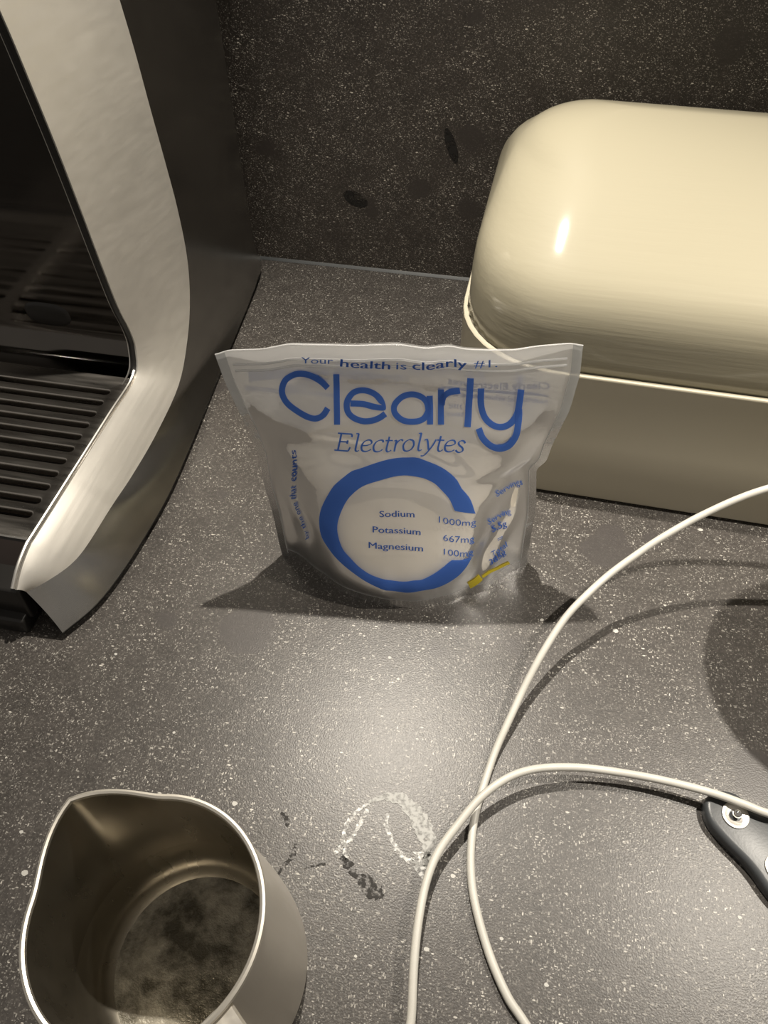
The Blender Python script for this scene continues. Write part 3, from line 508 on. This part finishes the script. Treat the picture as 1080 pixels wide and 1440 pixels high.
PRINT_ITALIC = [[(-.4139,.6311,-.4257,.6322),(-.4095,.6389,-.4213,.64),(-.4052,.6467,-.4169,.6479),(-.4009,.6546,-.4125,.6558),(-.3966,.6625,-.4081,.6637),(-.3923,.6703,-.4038,.6715),(-.3883,.6776,-.3998,.6789),(-.3846,.6844,-.396,.6857),(-.3811,.6908,-.3925,.6921),(-.3777,.6971,-.3889,.6984)],[(-.4063,.6957,-.4045,.701),(-.3908,.6953,-.3891,.7005),(-.3753,.6949,-.3736,.7),(-.3601,.6944,-.3585,.6996),(-.3454,.694,-.3439,.6991),(-.331,.6936,-.3296,.6987),(-.3167,.6932,-.3153,.6983)],[(-.3219,.6962,-.3102,.6953),(-.3241,.691,-.3123,.6901),(-.3263,.6858,-.3145,.6848)],[(-.4012,.664,-.3994,.6697),(-.393,.6639,-.3912,.6696),(-.3847,.6638,-.383,.6694),(-.3765,.6636,-.3748,.6693),(-.3683,.6635,-.3666,.6691),(-.36,.6633,-.3584,.6689),(-.3518,.6632,-.3502,.6688)],[(-.3488,.6585,-.3604,.6598),(-.3453,.6654,-.3568,.6666),(-.3418,.6721,-.3533,.6733)],[(-.4441,.6289,-.4421,.6346),(-.4276,.6289,-.4257,.6346),(-.4111,.6288,-.4093,.6345),(-.3953,.6287,-.3936,.6343),(-.3807,.6285,-.379,.6342),(-.3667,.6284,-.3651,.6341),(-.3528,.6283,-.3512,.634)],[(-.3477,.6298,-.3563,.6325),(-.3398,.6371,-.3485,.6399),(-.332,.6446,-.3406,.6473)],[(-.2906,.6952,-.2912,.6992),(-.2819,.696,-.2825,.7),(-.2732,.6969,-.2739,.7008)],[(-.2792,.6995,-.2679,.6982),(-.2827,.6924,-.2714,.6912),(-.2863,.6853,-.2748,.6841),(-.2904,.6768,-.279,.6756),(-.2964,.6652,-.285,.6639),(-.3034,.6519,-.2916,.6509),(-.3082,.6411,-.2954,.6411),(-.3088,.6346,-.295,.6375),(-.3039,.6309,-.2949,.6373),(-.2966,.6306,-.2946,.6363),(-.2901,.6322,-.2914,.6357),(-.2838,.6343,-.2856,.637),(-.2778,.636,-.2796,.6386)],[(-.2585,.6523,-.2584,.6571),(-.2463,.6529,-.2462,.6577),(-.2338,.6536,-.2342,.6581),(-.2222,.6551,-.2234,.6589),(-.2115,.6574,-.2133,.6604),(-.2017,.66,-.2046,.6628),(-.1934,.6626,-.2005,.6656),(-.1886,.6671,-.2011,.6676),(-.1894,.6722,-.2023,.6696),(-.1939,.6762,-.2034,.671),(-.2013,.6781,-.2055,.6723),(-.2094,.6785,-.2106,.6734),(-.2176,.6779,-.2169,.6737),(-.226,.6763,-.2244,.6731),(-.2349,.674,-.2326,.6713),(-.2439,.6711,-.2394,.6681),(-.2523,.6669,-.2457,.6638),(-.26,.6614,-.2515,.6588),(-.2659,.6555,-.255,.6539),(-.2692,.649,-.2565,.6488),(-.27,.6422,-.2565,.6437),(-.2675,.6363,-.255,.6405),(-.2599,.6326,-.2524,.6386),(-.2504,.6311,-.2469,.637),(-.2408,.6311,-.2402,.6361),(-.2311,.6325,-.2323,.6362),(-.2214,.6346,-.2232,.6377),(-.2135,.6367,-.2155,.6393),(-.2076,.6381,-.2112,.6411),(-.2034,.6398,-.2082,.6429),(-.1998,.6415,-.2046,.6446)],[(-.1145,.6666,-.1277,.6659),(-.1151,.6691,-.1282,.6684),(-.1157,.6723,-.1286,.6701),(-.1202,.6757,-.1283,.6704),(-.1273,.6769,-.13,.6714),(-.1345,.6771,-.1347,.6723),(-.1419,.6764,-.1407,.6726),(-.1499,.675,-.148,.672),(-.1587,.6731,-.1561,.6703),(-.1677,.6705,-.1628,.6673),(-.176,.6663,-.169,.6631),(-.1836,.6608,-.1747,.658),(-.1892,.6548,-.1779,.653),(-.1915,.6483,-.1785,.6482),(-.1909,.6416,-.1775,.6433),(-.1874,.636,-.1755,.6401),(-.1796,.6326,-.1733,.6384),(-.1707,.6315,-.1684,.637),(-.1622,.6315,-.1622,.6362),(-.1536,.6324,-.155,.6362),(-.145,.634,-.1469,.6371),(-.1378,.6358,-.1399,.6383),(-.1321,.6371,-.136,.64),(-.128,.6387,-.133,.6418),(-.1244,.6404,-.1294,.6435)],[(-.0869,.6869,-.0758,.6852),(-.09,.6805,-.0789,.6788),(-.0932,.674,-.0819,.6724),(-.0964,.6671,-.0851,.6655),(-.1004,.6588,-.0891,.6571),(-.1047,.6498,-.093,.6484),(-.1074,.6423,-.0947,.6418),(-.107,.6369,-.0937,.6388),(-.1028,.633,-.0926,.6378),(-.0963,.6312,-.0922,.6369),(-.0896,.6318,-.0907,.6359),(-.0842,.6333,-.0863,.6361),(-.0794,.6345,-.0819,.6371),(-.075,.6356,-.0784,.6384),(-.0709,.637,-.075,.6399),(-.0672,.6385,-.0712,.6414)],[(-.1069,.6699,-.1071,.6745),(-.0983,.6699,-.0985,.6745),(-.0897,.67,-.0899,.6745),(-.0816,.67,-.0818,.6746),(-.0741,.6701,-.0744,.6746),(-.0671,.6701,-.0674,.6747),(-.0601,.6702,-.0604,.6747)],[(-.0521,.6693,-.0543,.6718),(-.0436,.6713,-.0458,.6739),(-.0352,.6734,-.0374,.6759)],[(-.0421,.6753,-.0305,.6739),(-.0444,.6687,-.0327,.6673),(-.0467,.6621,-.035,.6607),(-.0491,.6554,-.0374,.654),(-.0515,.6487,-.0397,.6472),(-.0539,.6419,-.0421,.6405),(-.0563,.6352,-.0445,.6338)],[(-.0384,.6572,-.0453,.6602),(-.032,.6615,-.0389,.6646),(-.0259,.6659,-.0323,.6689),(-.0205,.6693,-.0256,.6723),(-.0158,.6717,-.019,.6744),(-.0111,.6729,-.0131,.676),(-.0072,.6726,-.0072,.6774),(-.0053,.6715,-.0004,.6773),(-.0024,.6702,.0046,.6757),(.0016,.6687,.0086,.6743)],[(.0456,.6805,.0479,.6781),(.0377,.6779,.04,.6755),(.0296,.6753,.0323,.673),(.0213,.6722,.0263,.6696),(.0136,.6676,.0207,.6651),(.0068,.6622,.0158,.66),(.002,.6563,.0135,.6552),(.0007,.6497,.0137,.6503),(.0024,.6431,.0155,.6453),(.0069,.6374,.018,.6421),(.0153,.6344,.0206,.6406),(.0247,.6341,.0257,.6396),(.0334,.6352,.0324,.6396),(.0423,.6374,.0403,.6407),(.0515,.6408,.0488,.6432),(.0605,.6446,.0554,.6472),(.0684,.6501,.061,.6523),(.0751,.6566,.0658,.6582),(.0794,.663,.068,.6633),(.0804,.6693,.0677,.6678),(.0784,.6752,.0658,.6721),(.0733,.68,.0633,.6747),(.0644,.6819,.0603,.676),(.0556,.6819,.0535,.6764),(.0478,.6821,.0457,.6765)],[(.1008,.7009,.099,.704),(.1091,.7022,.1073,.7053),(.1175,.7034,.1156,.7065)],[(.1108,.7054,.1223,.7046),(.109,.6991,.1204,.6984),(.1071,.6928,.1186,.692),(.105,.6854,.1165,.6845),(.1019,.6751,.1134,.6741),(.0983,.6632,.1101,.6623),(.0964,.6533,.1088,.6531),(.0974,.6471,.1102,.6496),(.1034,.6434,.1101,.6495),(.1106,.6431,.1106,.6485),(.1164,.6446,.114,.648),(.1219,.6467,.1194,.6493),(.1274,.6485,.1248,.6511)],[(.1406,.681,.1365,.6836),(.1449,.6827,.1408,.6854),(.1484,.6846,.1459,.6869),(.1507,.6837,.1514,.6886),(.1497,.683,.1588,.6875),(.1509,.6818,.1631,.6842),(.1534,.6781,.1662,.6791),(.1564,.6707,.1693,.6711),(.1596,.6606,.1725,.6607),(.1629,.6497,.1759,.6498)],[(.2073,.685,.2165,.682),(.2018,.6791,.2109,.676),(.1963,.673,.2052,.6698),(.1902,.6668,.1984,.6634),(.1825,.6604,.1901,.6568),(.1738,.6536,.181,.6501),(.165,.6472,.1721,.6436),(.1566,.6409,.1635,.6374),(.1486,.635,.1546,.6316),(.1417,.6305,.1453,.6274),(.1348,.6292,.1368,.625),(.1281,.6295,.1289,.6243),(.1208,.6293,.1216,.6241)],[(.2347,.6938,.246,.6917),(.2327,.6879,.2441,.6858),(.2308,.6819,.2423,.6798),(.229,.6753,.2405,.6731),(.2267,.6672,.2383,.6649),(.2243,.6582,.2363,.656),(.2233,.6504,.2361,.649),(.225,.6443,.2378,.6455),(.2299,.6397,.2394,.6442),(.2367,.637,.2401,.6432),(.2434,.637,.2418,.6419),(.2486,.6381,.2459,.6417),(.2531,.6392,.2503,.6422),(.2572,.6401,.2536,.6433),(.261,.6413,.2567,.6447),(.2644,.6427,.2601,.6459)],[(.2177,.679,.217,.6836),(.2262,.6783,.2256,.683),(.2348,.6777,.2341,.6824),(.2429,.6771,.2423,.6818),(.2504,.6766,.2497,.6813),(.2574,.676,.2567,.6808),(.2644,.6756,.2637,.6803)],[(.2757,.6567,.2744,.6616),(.2877,.657,.2863,.6618),(.2998,.6576,.2981,.6622),(.3108,.6594,.3084,.6632),(.3206,.662,.3178,.665),(.3292,.6649,.3258,.6675),(.3367,.6678,.3288,.6703),(.3399,.6725,.3275,.6721),(.3375,.6773,.3257,.6741),(.3319,.6809,.3239,.6755),(.3241,.6824,.3213,.6766),(.3159,.6825,.316,.6774),(.3079,.6815,.3098,.6776),(.3002,.6797,.3027,.6767),(.2921,.6774,.2951,.675),(.2841,.6747,.2894,.6719),(.2772,.6708,.2846,.6678),(.2713,.6659,.2806,.6629),(.2674,.6604,.2788,.6581),(.2664,.654,.279,.6531),(.2679,.6471,.2809,.6479),(.2726,.6406,.2835,.6445),(.2814,.6362,.2869,.6425),(.2913,.6345,.293,.6407),(.3009,.6343,.2999,.6396),(.3101,.6358,.3076,.64),(.3189,.6383,.3161,.6416),(.326,.6406,.3231,.6434),(.3312,.6424,.3269,.6453),(.3347,.6443,.3292,.6472),(.3376,.6461,.3321,.6491)],[(.4031,.6741,.3918,.6708),(.3998,.6769,.3886,.6736),(.3961,.6801,.386,.676),(.39,.6829,.3843,.6773),(.3827,.6839,.3814,.6784),(.3757,.6839,.3768,.6791),(.3694,.6828,.372,.6793),(.3637,.6808,.3665,.6785),(.3572,.6788,.3623,.6761),(.3518,.676,.3613,.6739),(.3499,.6718,.3625,.6722),(.3519,.6673,.3641,.67),(.3568,.663,.3664,.6679),(.3647,.6596,.3713,.6656),(.3729,.6568,.3793,.6627),(.3783,.6541,.3873,.6592),(.3812,.6516,.3929,.6549),(.3833,.6493,.3962,.6503),(.3846,.6475,.3963,.6457),(.3847,.6454,.3927,.6421),(.3825,.6427,.3875,.6395),(.3786,.6408,.3817,.6377),(.3728,.6404,.3753,.6359),(.3663,.6404,.3674,.6349),(.3612,.6414,.3589,.6349),(.3578,.6431,.3508,.6369),(.3532,.6457,.3447,.6399),(.3479,.6485,.3393,.6427)]]
PRINT_TEXT = [('Your',0,[-.5342,.9407,-.3554,.9417,-.5255,.9633,-.3483,.9637]),('health',1,[-.3204,.9336,-.046,.9211,-.3081,.9606,-.0363,.9483]),('is',0,[-.0128,.9206,.0442,.9223,-.0075,.9466,.049,.9487]),('clearly',1,[.0762,.9265,.3755,.9404,.0812,.9555,.3774,.97]),('#1.',0,[.4126,.9429,.541,.9474,.414,.9713,.5411,.9757]),('Sodium',1,[-.1371,.4048,.1131,.4043,-.1332,.4286,.1164,.4283]),('Potassium',1,[-.1969,.3485,.1467,.3403,-.1923,.3716,.1499,.3632]),('Magnesium',1,[-.237,.2903,.1571,.2841,-.2322,.3142,.16,.3062]),('1000mg',0,[.2817,.3835,.5461,.3495,.285,.4075,.5476,.3758]),('667mg',0,[.3049,.3177,.5289,.289,.3074,.3401,.5306,.3135]),('100mg',0,[.3056,.2695,.5249,.2372,.307,.2906,.5209,.2648]),('Servings',0,[.7027,.4317,.9002,.4251,.6936,.4615,.8902,.4536]),('Serving',0,[.6409,.3181,.8121,.312,.6309,.3508,.8016,.3363]),('5.5g',1,[.6684,.2679,.7791,.2718,.6569,.3031,.7683,.2967]),('=',0,[.7211,.2177,.7582,.2231,.7116,.2389,.7483,.2446]),('Total',0,[.6881,.1617,.8031,.1762,.6735,.1837,.7836,.2088]),('385g',1,[.6764,.129,.7999,.1399,.6622,.1521,.7802,.1762]),('counts',1,[-.7312,.4937,-.7085,.6195,-.7868,.4749,-.7551,.6158]),('that',0,[-.7559,.3993,-.7379,.4725,-.8217,.3668,-.7967,.4452]),('one',0,[-.7356,.3391,-.7535,.3903,-.7958,.2927,-.8107,.3503]),('the',0,[-.7241,.2603,-.734,.3283,-.7688,.2237,-.788,.283]),('by',0,[-.7102,.2156,-.7207,.2502,-.7462,.1885,-.7577,.2203])]
BACK_TEXT = [('Clearly Electrolytes',1,[.8558,.8354,.2713,.8288,.8463,.8618,.2703,.8634]),('Nutritional values',1,[.8655,.7749,.4924,.7764,.8587,.7936,.4885,.8005]),('Per serving',1,[.4753,.7766,.2644,.7662,.4716,.8008,.2637,.7917]),('235kJ',0,[.376,.7074,.2955,.701,.369,.7304,.2897,.7243]),('56kcal',0,[.3991,.666,.2892,.6552,.3911,.6894,.2829,.679])]
BACK_RULE = [[(.8568,.8118,.8584,.8044),(.7295,.816,.7311,.8077),(.5643,.8218,.5656,.8126),(.3981,.8185,.3986,.8085),(.201,.8126,.2003,.8023)]]
BACK_LOGO = [[(-.8665,.8778,-.855,.9179),(-.7746,.8836,-.7609,.9248),(-.6659,.8774,-.6449,.9173),(-.5548,.8554,-.5276,.8994),(-.4295,.8397,-.403,.8864)],[(-.3854,.8764,-.3559,.9174),(-.2699,.8491,-.245,.8936),(-.108,.8211,-.0912,.8705),(.0388,.8113,.0488,.8645)],[(-.9104,.8515,-.8983,.867),(-.7761,.8323,-.7639,.8495),(-.5851,.7906,-.573,.8094),(-.4243,.766,-.4126,.7876)]]
YELLOW_MARK = [[(.5334,.033,.5032,.0809),(.5845,.0481,.5508,.0851),(.6287,.0695,.5917,.0991)],[(.6277,.0768,.6153,.0887),(.6934,.0873,.681,.1033),(.7728,.0669,.7595,.0893),(.8526,.0535,.8399,.0723)]]

# ------------------------------------------------------------------ pouch
pc = empty('pouch', PO, 'frosted stand-up pouch of electrolyte powder with blue print, zip top, centre of the worktop', 'pouch')
NU, NV = 90, 80
def sheet(side): return grid([[film(-1 + 2 * i / NU, j / NV, side) for i in range(NU + 1)] for j in range(NV + 1)])
fo = link('front_film', *sheet(1), M_FILM, pc, sharp=80); fo['label'] = 'printed translucent front film'
link('back_film', *sheet(-1), M_FILMB, pc, sharp=80)
rows = []
for i in range(NU + 1):
    u = -1 + 2 * i / NU; a = Vector(film(u, 0, 1)); b = Vector(film(u, 0, -1)); m_ = (a + b) / 2 + Vector((0, 0, .03 * max(0, 1 - u * u)))
    rows.append([tuple(a), tuple(a * .6 + b * .1 + m_ * .3), tuple(m_), tuple(b * .6 + a * .1 + m_ * .3), tuple(b)])
link('bottom_gusset', *grid(rows), M_FILMB, pc, sharp=80)
def seam(pts, r, name): link(name, *tube(pts, r, 6), M_FILM, pc)
for vz, nm in ((.948, 'zip_ridge'), (.925, 'zip_ridge')):
    P = [Vector(film(-.92 + 1.84 * k / 60, vz, 1, .0002)) for k in range(61)]; link(nm, *tube(P, .0016, 6), M_FILM, pc)
for nm, u0, u1 in (('side_seal', -1, -.945), ('side_seal', .945, 1)):
    link(nm, *grid([[tuple(Vector(film(u0 + (u1 - u0) * k / 3, j / NV, 1)) + Vector((PN[0], PN[1], 0)) * .0006) for k in range(4)] for j in range(1, NV + 1)]), M_SEALED, pc, sharp=80)
    ue = u0 if abs(u0) < 1 else u1
    seam([Vector(film(ue, j / NV, 1)) + Vector((PN[0], PN[1], 0)) * .0008 for j in range(2, 73)], .0005, 'seal_edge')
link('bottom_seal', *grid([[tuple(Vector(film(-.945 + 1.89 * k / 80, v, 1)) + Vector((PN[0], PN[1], 0)) * .0007) for k in range(81)] for v in (.002, .015, .03, .045)]), M_SEALED, pc, sharp=80)
seam([Vector(film(-1 + 2 * k / 80, 1, 1, .0003)) for k in range(81)], .0008, 'top_edge')

def outn(u, v, side, lift):
    e = .006; p = Vector(film(u, v, side)); a = Vector(film(min(1, u + e), v, side)) - Vector(film(max(-1, u - e), v, side)); b = Vector(film(u, min(1, v + e), side)) - Vector(film(u, max(0, v - e), side))
    n = a.cross(b).normalized()
    if n.y * PN[1] + n.x * PN[0] < 0: n = -n
    return p + n * (lift * (1 if side > 0 else 1))
def strip(pairs, side=1, lift=.0011, cross=3, sub=1):
    rows = []
    P = [Vector((a, b, 0)) for a, b, c, d in pairs]; Q = [Vector((c, d, 0)) for a, b, c, d in pairs]
    if sub > 1 and len(P) > 2: P, Q = catm(P, sub), catm(Q, sub)
    for p, q_ in zip(P, Q): rows.append([tuple(outn(*(p.lerp(q_, k / cross)).to_2d(), side, lift)) for k in range(cross + 1)])
    return grid(rows)
def thick(vf, m, name, label=None):
    o = link(name, *vf, m, pc, sharp=80)
    if label: o['label'] = label
    return o
thick(join(*[strip(r, sub=5, lift=.0010 + .0002 * (i % 2)) for i, r in enumerate(PRINT_WORD)]), M_BLUE, 'brand_lettering', 'large blue rounded lettering')
thick(strip(PRINT_RING, sub=4, cross=6), M_BLUE, 'ring_print', 'open blue ring around the dosage list')
thick(join(*[strip(r, sub=1, cross=2, lift=.0010 + .0002 * (i % 3)) for i, r in enumerate(PRINT_ITALIC)]), M_BLUE, 'italic_lettering', 'blue italic serif word')
def text_mesh(txt, bold, quad, side, lift):
    c = bpy.data.curves.new('t', 'FONT'); c.body = txt; c.size = 1; c.resolution_u = 3; c.offset = 0
    o = bpy.data.objects.new('t', c); COL.objects.link(o); dg = bpy.context.evaluated_depsgraph_get(); me = o.evaluated_get(dg).to_mesh()
    V = [(v.co.x, v.co.y) for v in me.vertices]; F = [tuple(p.vertices) for p in me.polygons]
    o.evaluated_get(dg).to_mesh_clear(); COL.objects.unlink(o); bpy.data.objects.remove(o); bpy.data.curves.remove(c)
    if bold: V, F = join(([(x - .014, y) for x, y in V], F), ([(x + .014, y + .004) for x, y in V], F))
    x0, x1 = min(v[0] for v in V), max(v[0] for v in V); cap = .72
    (a, b, c_, d, e, f, g, h) = quad; out = []
    for x, y in V:
        s_ = (x - x0) / (x1 - x0); t_ = y / cap
        u = (a * (1 - s_) + c_ * s_) * (1 - t_) + (e * (1 - s_) + g * s_) * t_; v = (b * (1 - s_) + d * s_) * (1 - t_) + (f * (1 - s_) + h * s_) * t_
        out.append(tuple(outn(u, v, side, lift + (.0002 if bold and len(out) >= len(V) // 2 else 0))))
    return out, F
for txt, bold, qd in PRINT_TEXT: thick(text_mesh(txt, bold, qd, 1, .0040 if qd[1] > .88 else .0011), M_BLUE2, 'small_lettering')
for txt, bold, qd in BACK_TEXT: thick(text_mesh(txt, bold, qd, -1, .0008), M_BLUE2, 'back_lettering')
for r in BACK_RULE: thick(strip(r, -1, .0008, 2, 3), M_BLUE2, 'back_rule')
for r in BACK_LOGO: thick(strip(r, -1, .0008, 2, 4), M_BLURRY, 'back_logo')
for r in YELLOW_MARK: thick(strip(r, 1, .0010, 2, 3), M_YELLOW, 'yellow_mark')

# powder heaped inside the pouch: it touches the front film low down and slopes up to the back film
def pfront(u): return .235 + .018 * math.sin(5 * u + .4) + .012 * math.sin(11 * u) + .13 * abs(u) ** 2.2
def pback(u): return .60 - .05 * u * u + .015 * math.sin(7 * u)
KU, KV, KT = 80, 40, 16; rowsP = []
def inside(u, v, t, sh=.90):
    p = Vector(film(u, v, 1)); k = Vector(film(u, v, -1)); m_ = (p + k) / 2
    return m_ + (p - m_) * sh if t < .5 else m_ + (k - m_) * sh
for i in range(KU + 1):
    u = -.84 + 1.68 * i / KU; lo = .014 + .30 * max(0, abs(u) - .62); col = []
    vf, vb = max(lo + .01, pfront(u)), pback(u)
    for j in range(KV + 1): col.append(inside(u, lo + (vf - lo) * j / KV, 0))
    a = col[-1]; c = inside(u, vb, 1)
    for j in range(1, KT):
        t = j / KT; p = a.lerp(c, t); p.z += .030 * math.sin(math.pi * t) * (1 - u * u) + .003 * math.sin(13 * u + 9 * t) * math.sin(math.pi * t)
        col.append(p)
    for j in range(KV + 1): col.append(inside(u, vb + (lo - vb) * j / KV, 1))
    rowsP.append([tuple(p) for p in col])
pw = link('powder', *loft(rowsP), M_POWDER, sharp=80); tag(pw, 'cream white electrolyte powder heaped inside the frosted pouch', 'powder', kind='stuff')
